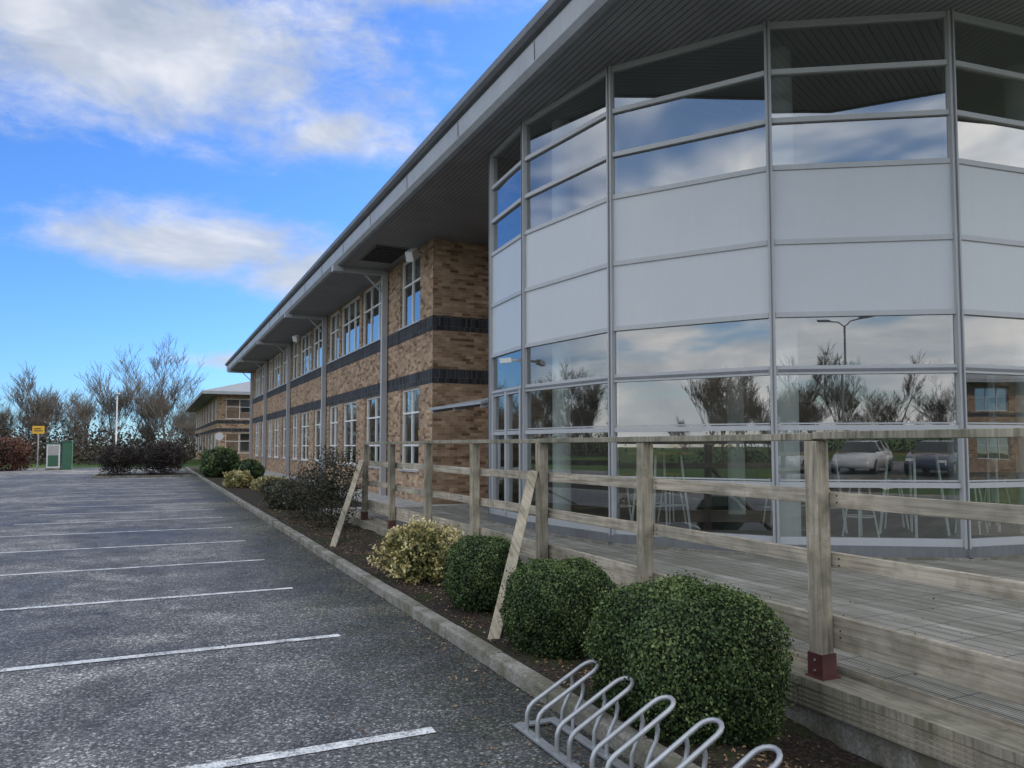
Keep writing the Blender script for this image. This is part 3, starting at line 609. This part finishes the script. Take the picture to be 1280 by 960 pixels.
def car(x,y,rot,col,k):
    e=empty('parked_car'); P=mat('car_paint_%d'%k,col,.25); NT(P).b.inputs['Coat Weight'].default_value=.6
    ca,sa=math.cos(rot),math.sin(rot); T=lambda p:(x+p[0]*ca-p[1]*sa,y+p[0]*sa+p[1]*ca,p[2])
    secs=[(-2.15,.35,.62,.70),(-2.1,.28,.80,.82),(-1.75,.24,.95,.87),(-1.0,.22,.98,.9),(0,.2,.97,.91),(.9,.22,.95,.9),(1.6,.24,.84,.87),(2.0,.28,.72,.8),(2.15,.35,.55,.66)]
    ring=lambda s:[(s[0],-s[3],s[1]),(s[0],-s[3]-.02,(s[1]+s[2])/2),(s[0],-s[3]+.06,s[2]),(s[0],0,s[2]+.03),(s[0],s[3]-.06,s[2]),(s[0],s[3]+.02,(s[1]+s[2])/2),(s[0],s[3],s[1])]
    g=MB(); vs=[T(p) for s in secs for p in ring(s)]; fs=[(i*7+j,(i+1)*7+j,(i+1)*7+(j+1)%7,i*7+(j+1)%7) for i in range(len(secs)-1) for j in range(7)]
    fs+=[tuple(range(7)),tuple(range(len(vs)-7,len(vs)))[::-1]]; g.mesh(vs,fs,P,True); g.obj('body',e)
    g=MB(); cs=[(-1.95,.93,.93,.74,.74),(-1.45,.93,1.38,.8,.6),(-.5,.93,1.47,.82,.62),(.35,.93,1.42,.82,.6),(1.15,.9,.92,.78,.76)]
    rg=lambda s:[(s[0],-s[3],s[1]),(s[0],-s[4],s[2]),(s[0],s[4],s[2]),(s[0],s[3],s[1])]
    R=[[T(p) for p in rg(s)] for s in cs]
    for i in range(4):
        a,b=R[i],R[i+1]
        g.poly([a[0],b[0],b[1],a[1]],M_cglass); g.poly([a[3],a[2],b[2],b[3]],M_cglass); g.poly([a[1],b[1],b[2],a[2]],M_cglass if i in (0,3) else P)
    for i in (1,2,3):
        for s in (0,3): g.beam(R[i][s],R[i][1 if s==0 else 2],.06,.06,P)
    g.obj('cabin',e)
    g=MB()
    for wx in (-1.35,1.35):
        for s in (-1,1):
            g.tube([T((wx,s*.68,.32)),T((wx,s*.9,.32))],.32,M_tyre,22); g.tube([T((wx,s*.9,.32)),T((wx,s*.915,.32))],.2,M_steel,14)
    for s in (-1,1): g.beam(T((2.08,s*.45,.62)),T((2.08,s*.72,.64)),.1,.12,M_white); g.beam(T((-2.13,s*.5,.72)),T((-2.13,s*.76,.72)),.06,.12,M_shoe)
    g.obj('wheels_and_lights',e)
for k,(x,y,r_,c_) in enumerate([(-9,-20,.1,(.45,.46,.48)),(-2.2,-20,1.6,(.30,.31,.33)),(.8,-20,1.55,(.5,.5,.5)),(3.8,-20,1.6,(.04,.05,.08)),(7.5,-19.5,1.57,(.42,.43,.45)),(10.5,-19.5,1.57,(.03,.03,.035)),(16,-20,.0,(.6,.6,.6)),(-12.2,-6,0,(.25,.03,.03))]): car(x,y,r_,c_,k)
# ------------------------------------------------------------------ sky + sun
SUN_EL=math.radians(27); SUN_AZ=math.radians(55)
w=bpy.data.worlds.new('World'); S.world=w; w.use_nodes=True
class WT(NT):
    def __init__(s,w): s.t=w.node_tree; s.n=s.t.nodes; s.l=s.t.links; s.b=None
t=WT(w); bg=t.n['Background']; STR=.15; bg.inputs[1].default_value=STR
sky=t.new('ShaderNodeTexSky'); sky.sky_type='NISHITA'; sky.sun_disc=False; sky.sun_elevation=SUN_EL; sky.sun_rotation=SUN_AZ; sky.ozone_density=2.4; sky.air_density=1.0; sky.dust_density=.4
c=t.coord('Generated'); sp=t.new('ShaderNodeSeparateXYZ'); t.link(c,sp.inputs[0]); X,Y_,Z=sp.outputs
az=t.math('ARCTAN2',X,Y_); el=t.math('ARCSINE',Z)
cb=t.new('ShaderNodeCombineXYZ'); t.link(az,cb.inputs[0]); t.link(t.math('MULTIPLY',el,2.0),cb.inputs[1])
n1=t.noise(cb.outputs[0],4.2,4,.6,.25); n2=t.noise(cb.outputs[0],17,4,.68,.3)
def blob(a0,e0,wa,we,flat=1.0,amp=1.0):
    da=t.math('DIVIDE',t.math('SUBTRACT',az,a0),wa); de=t.math('DIVIDE',t.math('SUBTRACT',el,e0),we)
    if flat!=1: de=t.math('MAXIMUM',de,t.math('MULTIPLY',de,-flat))
    return t.math('SUBTRACT',amp,t.math('SQRT',t.math('ADD',t.math('MULTIPLY',da,da),t.math('MULTIPLY',de,de))))
bl=[blob(.05,.235,.22,.065,1.6),blob(.20,.21,.17,.055,1.4),blob(-.05,.46,.40,.125),blob(.19,.385,.20,.07,1,.72),blob(.1,.57,.45,.06),blob(.16,.105,.16,.014),blob(-.25,.50,.3,.16)]
d=bl[0]
for b_ in bl[1:]: d=t.math('MAXIMUM',d,b_)
dens1=t.math('ADD',d,t.math('ADD',t.math('MULTIPLY',t.math('SUBTRACT',n1,.5),1.0),t.math('MULTIPLY',t.math('SUBTRACT',n2,.5),.75)))
dens1=t.mrange(dens1,-.08,.70,0,1,True)
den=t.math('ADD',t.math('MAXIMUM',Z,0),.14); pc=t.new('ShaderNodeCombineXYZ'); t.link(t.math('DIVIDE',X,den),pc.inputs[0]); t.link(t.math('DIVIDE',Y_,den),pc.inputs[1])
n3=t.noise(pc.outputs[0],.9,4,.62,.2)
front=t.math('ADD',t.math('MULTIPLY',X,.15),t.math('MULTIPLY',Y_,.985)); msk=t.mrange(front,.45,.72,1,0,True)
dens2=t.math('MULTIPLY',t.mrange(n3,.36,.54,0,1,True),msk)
shade=t.math('ADD',t.math('MULTIPLY',t.noise(cb.outputs[0],5.5,4,.62,.4),.75),t.math('MULTIPLY',n3,.25))
k=1/STR
cf=t.ramp(shade,[(.36,(.47,.53,.63)),(.5,(.62,.67,.75)),(.62,(.88,.89,.93))])
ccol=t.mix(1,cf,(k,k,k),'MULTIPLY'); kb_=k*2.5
ccb=t.mix(1,cf,(kb_,kb_*.98,kb_*.94),'MULTIPLY')  # out-of-view clouds, added and brightened to fill the shaded scene with light
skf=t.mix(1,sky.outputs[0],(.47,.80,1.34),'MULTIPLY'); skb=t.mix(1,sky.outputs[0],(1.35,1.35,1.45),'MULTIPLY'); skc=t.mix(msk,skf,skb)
s1=t.mix(t.math('MULTIPLY',dens1,.92),skc,ccol)
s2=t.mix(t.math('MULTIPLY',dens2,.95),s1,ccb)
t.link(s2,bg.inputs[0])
sl=bpy.data.lights.new('sun','SUN'); sl.energy=3.8; sl.angle=math.radians(.5); sl.color=(1,.93,.82); so=bpy.data.objects.new('sun',sl); S.collection.objects.link(so)
sd=Vector((math.sin(SUN_AZ)*math.cos(SUN_EL),math.cos(SUN_AZ)*math.cos(SUN_EL),math.sin(SUN_EL))); so.rotation_euler=sd.to_track_quat('Z','Y').to_euler()
cd=bpy.data.cameras.new('camera'); cd.lens=27; cd.sensor_width=36; cd.clip_end=3000; cd.clip_start=.05; cd.shift_y=.019
co=bpy.data.objects.new('camera',cd); S.collection.objects.link(co); co.location=(0,0,1.6); co.rotation_euler=(math.radians(93.2),0,math.radians(-25.1)); S.camera=co
